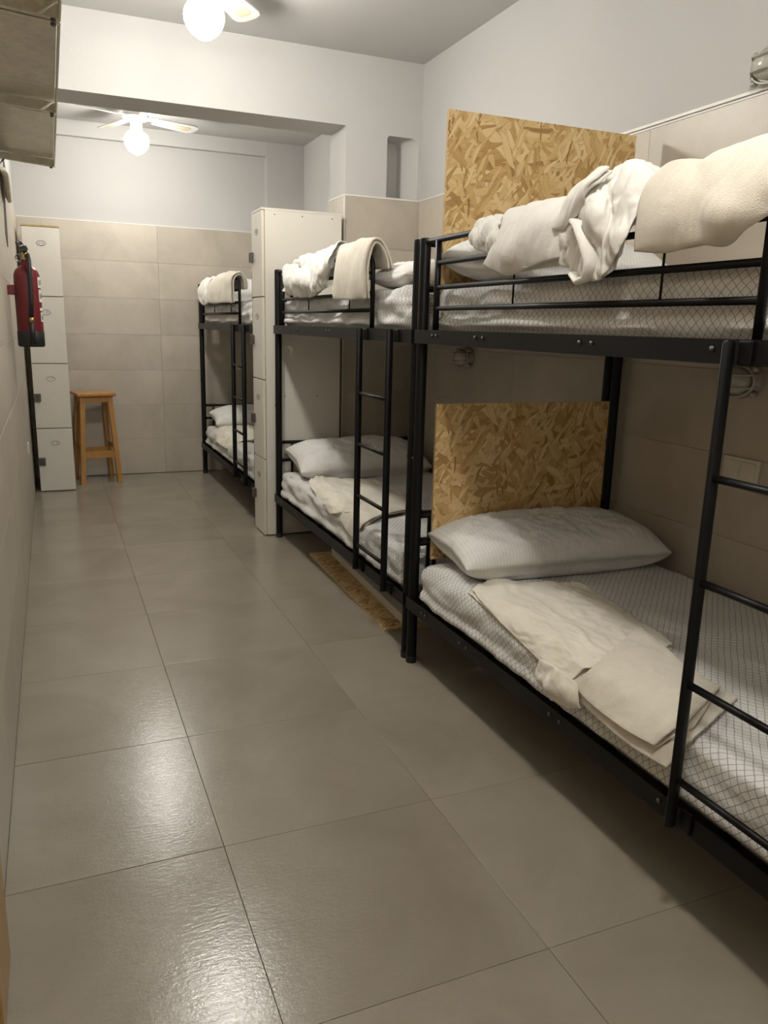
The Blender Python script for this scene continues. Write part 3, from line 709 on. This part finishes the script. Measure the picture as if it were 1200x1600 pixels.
# ------------------------------------------------------------------ strand boards, white board
def board(name, cx, cy, cz, dx, dy, dz, label, rz=0.0, rx=0.0, mats=('osb', 'osb_edge')):
    b = MB().box(-dx/2, dx/2, -dy/2, dy/2, -dz/2, dz/2)
    ax = min(range(3), key=lambda i: (dx, dy, dz)[i])
    o = b.build(name, [M[mats[0]], M[mats[1]]]); o.location = (cx, cy, cz); o.rotation_euler = (rx, 0, rz)
    for p in o.data.polygons: p.material_index = 0 if abs(p.normal[ax]) > 0.9 else 1
    box_uv(o); tag(o, label, 'board', 'boards')
    return o
board('strand_board', 1.408, 0.870, 1.690, 0.815, 0.012, 0.775, 'tall strand board panel standing above the nearest upper bunk pillow')
board('strand_board', 1.400, 0.868, 0.749, 0.80, 0.012, 0.612, 'strand board panel behind the pillow of the nearest lower bunk')
board('strand_board', 1.268, 1.855, 0.0065, 0.56, 1.27, 0.012, 'strand board lying on the floor under the middle bed', -0.034)
board('white_panel', 1.345, 1.83, 0.0345, 0.50, 1.16, 0.042, 'white melamine panel lying on the floor board under the middle bed', -0.045, 0, ('melamine', 'melamine'))

# ------------------------------------------------------------------ lockers
def text_mesh(name, s, size, mat, parent, loc, rot):
    cu = bpy.data.curves.new(name, 'FONT'); cu.body = s; cu.size = size; cu.align_x = 'CENTER'; cu.align_y = 'CENTER'; cu.extrude = 0.0003
    tmp = bpy.data.objects.new('tmp_text', cu); COL.objects.link(tmp)
    bpy.context.view_layer.update()
    me = bpy.data.meshes.new_from_object(tmp.evaluated_get(bpy.context.evaluated_depsgraph_get())); bpy.data.objects.remove(tmp)
    me.materials.clear(); me.materials.append(mat)
    o = bpy.data.objects.new(name, me); COL.objects.link(o); o.parent = parent; o.location = loc; o.rotation_euler = rot
    return o
def make_locker(loc, rz, label, nums, W=0.258, D=0.50):
    r = thing('locker', loc, label, 'locker', 'white four door lockers', rz)
    b = MB().box(0, W, 0.02, D, 0.008, 1.995)
    b.build('body', M['melamine'], r)
    MB().box(-0.002, W+0.002, -0.001, D+0.002, 1.988, 2.0).build('top_edge', M['ply'] if rz == 0 else M['melamine'], r)
    MB().box(0.004, W-0.004, 0.0155, 0.022, 0.010, 1.985).build('shelf_edge', M['ply'], r)
    for k in range(4):
        z0, z1 = 0.008+0.496*k, 0.008+0.496*(k+1)-0.007
        dr = MB().box(0.001, W-0.001, 0.0, 0.015, z0, z1, 0, 0.0015).build('door', M['melamine'], r)
        st = MB().lathe([(1.0, 0), (1.0, 0.0006)], (0, 0, 0), 24, 'Y', 0, 0.030, 0.0165)
        o = MB(); 
        o.v = [(x*1.0+W/2, -0.0012+y, z+z1-0.112) for x, y, z in st.v]; o.f = st.f; o.mi = st.mi
        stk = o.build('number_sticker', [M['paper']], dr)
        rim = MB().tube([(W/2+0.030*math.cos(a), -0.0012, z1-0.112+0.0165*math.sin(a)) for a in [2*PI*q/28 for q in range(28)]], 0.0018, 5, 0, True).build('sticker_rim', M['lockgrey'], dr)
        text_mesh('number_print', nums[3-k], 0.019, M['ink'], dr, (W/2, -0.0016, z1-0.112), (PI/2, 0, 0))
        lk = MB().box(0.004, 0.050, -0.020, 0.0, z0+0.205, z0+0.265, 0, 0.003).build('lock', M['lockgrey'], dr)
        MB().box(0.022, 0.027, -0.0215, -0.020, z0+0.218, z0+0.252).build('key_slot', M['ink'], dr)
    for x, z in ((0.06, 0.03), (0.25, 0.03), (0.42, 0.03), (0.15, 1.1), (0.36, 1.1), (0.15, 0.5)):
        MB().lathe([(0.004, 0), (0.003, 0.001)], (W-0.0 if rz else 0, D-x, 1.995-z), 8, 'X').build('screw_hole', M['lockgrey'], r)
    return r
make_locker((-0.478, 4.80, 0), 0, 'tall white four door locker in the far left corner beside the stool', ['2-16', '2-15', '2-17', '2-18'])
make_locker((0.862, 3.252, 0), -PI/2, 'tall white locker seen side on between the middle and far beds', ['2-12', '2-11', '2-13', '2-14'])

# ------------------------------------------------------------------ stool
def stool():
    r = thing('bar_stool', (-0.035, 5.185, 0), 'honey varnished wooden bar stool beside the far left locker', 'stool', None, 0.16)
    W_ = M['wood']; s0, s1 = 0.148, 0.108
    MB().box(-0.152, 0.152, -0.152, 0.152, 0.722, 0.748, 0, 0.006).build('seat', W_, r, True, angle=35)
    for sx in (-1, 1):
        for sy in (-1, 1):
            vs = []
            for z, s, w_ in ((0.0, s0, 0.019), (0.722, s1, 0.019)):
                for dx, dy in ((-w_, -w_), (w_, -w_), (w_, w_), (-w_, w_)): vs.append((sx*s+dx, sy*s+dy, z))
            MB().add(vs, [(3, 2, 1, 0), (4, 5, 6, 7), (0, 1, 5, 4), (1, 2, 6, 5), (2, 3, 7, 6), (3, 0, 4, 7)]).build('leg', W_, r)
    def at(z): return s0+(s1-s0)*z/0.722
    for sy in (-1, 1):
        a = at(0.70); MB().box(-a+0.018, a-0.018, sy*a-0.010, sy*a+0.010, 0.672, 0.722).build('apron', W_, r)
        a = at(0.24); MB().box(-a+0.016, a-0.016, sy*a-0.011, sy*a+0.011, 0.215, 0.268).build('footrest', W_, r)
    for sx in (-1, 1):
        a = at(0.70); MB().box(sx*a-0.010, sx*a+0.010, -a+0.018, a-0.018, 0.672, 0.722).build('apron', W_, r)
        a = at(0.31); MB().box(sx*a-0.011, sx*a+0.011, -a+0.016, a-0.016, 0.285, 0.325).build('footrest', W_, r)
stool()

# ------------------------------------------------------------------ fire extinguisher
def extinguisher():
    x, y, z = -0.425, 2.83, 1.185; R = 0.064
    r = thing('fire_extinguisher', (x, y, z), 'red fire extinguisher with black base hanging on the left wall', 'fire extinguisher')
    MB().lathe([(R, 0.05), (R, 0.345), (R*0.97, 0.365), (R*0.86, 0.385), (R*0.62, 0.402), (R*0.36, 0.412), (0.024, 0.420), (0.022, 0.440)], n=32).build('cylinder_body', M['red'], r, True, angle=50)
    MB().lathe([(R*0.94, 0.0), (R*1.03, 0.008), (R*1.03, 0.078), (R*0.98, 0.082)], n=32).build('base_boot', M['rubber'], r, True, angle=50)
    v = MB().lathe([(0.019, 0.438), (0.019, 0.468), (0.014, 0.474), (0.014, 0.492)], n=16).build('valve', M['brass'], r, True, angle=40)
    MB().lathe([(0.018, -0.004), (0.018, 0.004), (0.014, 0.006)], (0.0, 0.026, 0.458), 14, 'Y').build('pressure_gauge', M['chrome'], v, True)
    MB().tube([(-0.028+0.018*math.cos(a), -0.01, 0.448+0.018*math.sin(a)) for a in [2*PI*k/16 for k in range(16)]], 0.0025, 6, 0, True).build('safety_ring', M['chrome'], v, True)
    MB().box(-0.016, 0.016, -0.02, 0.0, 0.488, 0.50, 0, 0.002).box(-0.018, 0.012, -0.03, -0.012, 0.478, 0.508, 0, 0.003).build('handle_block', M['rubber'], r)
    MB().tube([(-0.004, 0.0, 0.49), (-0.012, -0.035, 0.505), (-0.024, -0.07, 0.497)], 0.008, 8).build('carry_handle', M['lockgrey'], r, True)
    MB().tube([(0, 0, 0.498), (-0.018, -0.045, 0.525), (-0.034, -0.075, 0.515)], 0.007, 8).build('trigger_lever', M['lockgrey'], r, True)
    hp = [(0.006, -0.014, 0.458), (0.014, -0.045, 0.462), (0.018, -0.072, 0.43), (0.017, -0.075, 0.36), (0.016, -0.0755, 0.25), (0.010, -0.0755, 0.15)]
    hs = MB().tube(hp, 0.0105, 12).build('hose', M['rubber'], r, True)
    MB().tube([(0.010, -0.0755, 0.15), (0.010, -0.0755, 0.125)], 0.0125, 12).build('hose_ferrule', M['brass'], hs, True)
    MB().tube([(0.010, -0.0755, 0.125), (0.010, -0.0755, 0.02)], [0.011, 0.014], 12).build('nozzle', M['rubber'], hs, True)
    def patch(nm, a0, a1, z0, z1, mat, lift=0.0008, par=r):
        n = 8; vs = []; fs = []
        for k in range(n+1):
            a = a0+(a1-a0)*k/n
            for zz in (z0, z1): vs.append(((R+lift)*math.cos(a), (R+lift)*math.sin(a), zz))
        for k in range(n): fs.append((2*k, 2*k+2, 2*k+3, 2*k+1))
        return MB().add(vs, fs).build(nm, mat, par, True)
    A = lambda d: math.radians(d)
    for z0, z1, a0 in ((0.272, 0.325, -38), (0.20, 0.262, -35), (0.155, 0.170, -35), (0.10, 0.147, -32)):
        lb = patch('instruction_label', A(a0), A(30), z0+0.03, z1+0.03, M['paper'])
        if z1-z0 > 0.03:
            zc = (z0+z1)/2+0.03
            patch('pictogram', A(a0+7), A(a0+13), zc-0.016, zc+0.010, M['ink'], 0.0014, lb)
            patch('pictogram', A(a0+20), A(a0+30), zc-0.012, zc+0.014, M['ink'], 0.0014, lb)
    MB().box(-0.0945, -0.055, -0.02, 0.02, 0.262, 0.312, 0, 0.003).build('wall_bracket', M['red'], r)
    return r
extinguisher()

# ------------------------------------------------------------------ ceiling fans
def fan(loc, zceil, rot, label, lit='glass_lit'):
    x, y, z = loc                                                # z: bottom tip of the globe
    r = thing('ceiling_fan', (x, y, zceil), label, 'ceiling fan', 'ceiling fans with globe lamp')
    g0 = z-zceil; Wm = M['fanwhite']
    MB().lathe([(0.070, 0.0), (0.070, -0.02), (0.05, -0.035)], n=24).build('canopy', Wm, r, True, angle=40)
    zh = g0+0.245
    MB().lathe([(0.05, -0.03), (0.085, zh+0.045), (0.092, zh+0.02), (0.092, zh), (0.080, zh-0.012)], n=28).build('motor_housing', Wm, r, True, angle=40)
    nk = MB().lathe([(0.04, zh-0.010), (0.042, g0+0.155), (0.052, g0+0.145), (0.052, g0+0.138)], n=20).build('lamp_neck', Wm, r, True, angle=40)
    prof = [(0.050, g0+0.150), (0.066, g0+0.140), (0.081, g0+0.122), (0.087, g0+0.098), (0.085, g0+0.075), (0.075, g0+0.050), (0.056, g0+0.026), (0.030, g0+0.008), (0.010, g0)]
    gl = MB().lathe(prof, n=24).build('globe_shade', M[lit], r, True); gl['label'] = 'glowing white opal glass globe'
    for k in range(4):
        a = rot+k*PI/2; ca, sa = math.cos(a), math.sin(a); zb = g0+0.248
        def tr(u, v, w_): 
            w2 = w_-v*0.20
            return (u*ca-v*sa, u*sa+v*ca, zb+w2)
        out = [(0.15, -0.045), (0.44, -0.066), (0.475, -0.058), (0.495, -0.03), (0.495, 0.03), (0.475, 0.058), (0.44, 0.066), (0.15, 0.045)]
        n = len(out); b = MB(); vs = [tr(u, v, 0.004) for u, v in out]+[tr(u, v, -0.003) for u, v in out]
        b.add(vs, [tuple(range(n)), tuple(range(2*n-1, n-1, -1))]+[(i, (i+1) % n, n+(i+1) % n, n+i) for i in range(n)])
        bl = b.build('blade', Wm, r)
        ins = [(0.22, -0.026), (0.42, -0.036), (0.44, -0.02), (0.44, 0.02), (0.42, 0.036), (0.22, 0.026)]
        vs = [tr(u, v, -0.0035) for u, v in ins]+[tr(u, v, -0.0045) for u, v in ins]; n = len(ins)
        MB().add(vs, [tuple(range(n)), tuple(range(2*n-1, n-1, -1))]+[(i, (i+1) % n, n+(i+1) % n, n+i) for i in range(n)]).build('blade_inset', M['fancane'], bl)
        q = [(0.07, -0.02), (0.2, -0.03), (0.2, 0.03), (0.07, 0.02)]
        vs = [tr(u, v, 0.009) for u, v in q]+[tr(u, v, 0.0045) for u, v in q]
        MB().add(vs, [(0, 1, 2, 3), (7, 6, 5, 4)]+[(i, (i+1) % 4, 4+(i+1) % 4, 4+i) for i in range(4)]).build('blade_arm', Wm, bl)
    for a in (0.5, 2.6):
        MB().tube([(0.05*math.cos(a), 0.05*math.sin(a), g0+0.165), (0.075*math.cos(a), 0.075*math.sin(a), g0+0.150)], 0.003, 6).build('pull_switch', Wm, r)
    return r
fan((0.372, 2.00, 2.525), ZC, math.radians(53), 'white ceiling fan with lit globe at the top edge of the near room')
fan((0.335, 4.52, 2.497), ZCB, math.radians(23), 'white ceiling fan with lit globe in the far room behind the beam', 'glass_lit_far')

fan((0.372, -0.95, 2.525), ZC, math.radians(40), 'white ceiling fan with lit globe nearest the camera, above the frame')

# ------------------------------------------------------------------ bulkhead lamps
def bulkhead(loc, label):
    r = thing('bulkhead_lamp', loc, label, 'wall lamp', 'caged bulkhead lamps')
    Gm = M['greymetal']
    MB().lathe([(0.086, -0.0005), (0.086, -0.02), (0.078, -0.034), (0.070, -0.036)], (0, 0, 0), 28, 'X', 0, 1.0, 0.72).build('base', Gm, r, True, angle=40)
    MB().lathe([(0.066, -0.034), (0.066, -0.05), (0.055, -0.068), (0.030, -0.078), (0.006, -0.080)], (0, 0, 0), 28, 'X', 0, 1.0, 0.70).build('glass', M['frosted'], r, True)
    cg = MB().tube([(-0.040, 0.078*math.cos(a), 0.056*math.sin(a)) for a in [2*PI*k/28 for k in range(28)]], 0.005, 8, 0, True).build('cage', Gm, r, True)
    for zz in (-0.022, 0.022):
        e = 0.078*math.sqrt(1-(zz/0.056)**2)
        MB().tube([(-0.030, e+0.014, zz), (-0.044, e, zz), (-0.082, e*0.55, zz), (-0.090, 0, zz), (-0.082, -e*0.55, zz), (-0.044, -e, zz), (-0.030, -e-0.014, zz)], 0.0032, 7).build('cage_bar', Gm, cg, True)
    for sy in (-1, 1):
        for sz in (-1, 1):
            MB().lathe([(0.010, -0.02), (0.010, -0.038), (0.006, -0.042)], (0, sy*0.072, sz*0.042), 10, 'X').build('screw_lug', Gm, r, True)
    return r
bulkhead((XR, 0.270, 1.182), 'caged bulkhead lamp on the tiles behind the nearest ladder')
bulkhead((XR+G, 0.300, 2.19), 'caged bulkhead lamp on the white wall at the upper right edge')
bulkhead((XR, 2.29, 1.172), 'caged bulkhead lamp under the upper bunk above the lower strand board')

# ------------------------------------------------------------------ switches
def switch(loc, wid, hgt, sgn, label, gangs):
    r = thing('wall_switch', loc, label, 'switch')
    x0, x1 = (-0.009, 0) if sgn < 0 else (0, 0.009)
    MB().box(x0, x1, -wid/2, wid/2, -hgt/2, hgt/2, 0, 0.002).build('plate', M['switch'], r)
    for k in range(gangs):
        w_ = (wid-0.02)/gangs; c_ = -wid/2+0.01+w_*(k+0.5)
        xa, xb = (-0.013, -0.009) if sgn < 0 else (0.009, 0.013)
        MB().box(xa, xb, c_-w_*0.44, c_+w_*0.44, -hgt/2+0.012, hgt/2-0.012, 0, 0.0015).build('rocker', M['switch'], r)
switch((XR, 0.232, 0.872), 0.16, 0.086, -1, 'ivory double wall switch on the tiles beside the nearest ladder', 2)
switch((XL, 3.87, 0.49), 0.075, 0.075, 1, 'small ivory wall plate low on the left wall', 1)

# ------------------------------------------------------------------ galvanised shelves on the left wall
def shelf(y0, y1, label):
    r = thing('metal_shelf', (XL, (y0+y1)/2, 2.10), label, 'shelf', 'galvanised wall shelves')
    hy = (y1-y0)/2-0.004; D = 0.266
    Gm = M['galv']
    b = MB(); N = 14; vs = []; fs = []
    for j in range(N+1):
        for i in range(9):
            y = -hy+2*hy*j/N; x = 0.004+(D-0.008)*i/8
            vs.append((x, y, 0.040+0.006*noise.noise(Vector((x*5, (y+y0)*4, 1.3)))+0.02*(1-i/8)))
    for j in range(N):
        for i in range(8): k = j*9+i; fs.append((k, k+1, k+10, k+9))
    n0 = len(vs); vs += [(a, c, d+0.002) for a, c, d in vs]; fs += [tuple(n0+q for q in reversed(f)) for f in fs]
    b.add(vs, fs); b.build('tray_sheet', Gm, r, True)
    for y in (-hy, hy-0.02):
        e = MB(); e.add([(0.004, y, 0.02), (D, y, 0.0), (D, y+0.02, 0.0), (0.004, y+0.02, 0.02), (0.004, y, 0.052), (D, y, 0.036), (D, y+0.02, 0.036), (0.004, y+0.02, 0.052)],
              [(3,2,1,0),(4,5,6,7),(0,1,5,4),(1,2,6,5),(2,3,7,6),(3,0,4,7)])
        rm = e.build('end_flange', Gm, r)
        MB().lathe([(0.007, 0.0), (0.007, -0.005), (0.004, -0.008)], (D-0.016, y+0.01, 0.001), 10).build('corner_bolt', M['lockgrey'], rm)
    MB().box(D-0.003, D+0.002, -hy, hy, 0.0, 0.04).build('front_flange', Gm, r)
    MB().tube([(0.004, hy-0.05, 0.03), (0.004, hy-0.05, -0.02), (0.03, hy-0.05, 0.012)], 0.005, 6).build('wall_bracket', M['lockgrey'], r)
shelf(-0.45, 0.68, 'nearest galvanised metal shelf at the top left edge')
shelf(0.685, 1.735, 'middle galvanised metal shelf seen from below')
shelf(1.74, 2.93, 'far galvanised metal shelf, above the hanging rope')

# ------------------------------------------------------------------ rope on the left wall
def rope():
    r = thing('rope_coil', (XL, 3.25, 2.02), 'beige rope coil with dangling cords on the left wall', 'rope')
    for k in range(4):
        pts = []
        for q in range(22):
            a = 2*PI*q/22
            pts.append((0.016+0.009*k/2, 0.16*math.cos(a)-0.03*k, 0.045*math.sin(a)+0.028*math.cos(a)*-1-0.012*k+0.03))
        MB().tube(pts, 0.012, 8, 0, True).build('rope_loop', M['rope'], r, True)
    MB().lathe([(0.006, 0), (0.006, 0.018), (0.008, 0.022)], (0, 0.0, 0.06), 8, 'X').build('wall_hook', M['lockgrey'], r, True)
    MB().tube([(0.02, -0.02, 0.07), (0.015, -0.05, 0.16)], 0.004, 6).build('rope_end', M['cord'], r, True)
    MB().tube([(0.02, -0.30, 0.0), (0.018, -0.33, -0.10), (0.016, -0.34, -0.25), (0.014, -0.33, -0.32)], 0.0028, 6).build('cord', M['cord'], r, True)
    MB().tube([(0.02, -0.42, 0.0), (0.018, -0.46, -0.12), (0.016, -0.50, -0.28), (0.02, -0.48, -0.34)], 0.0026, 6).build('cord', M['cord'], r, True)
rope()
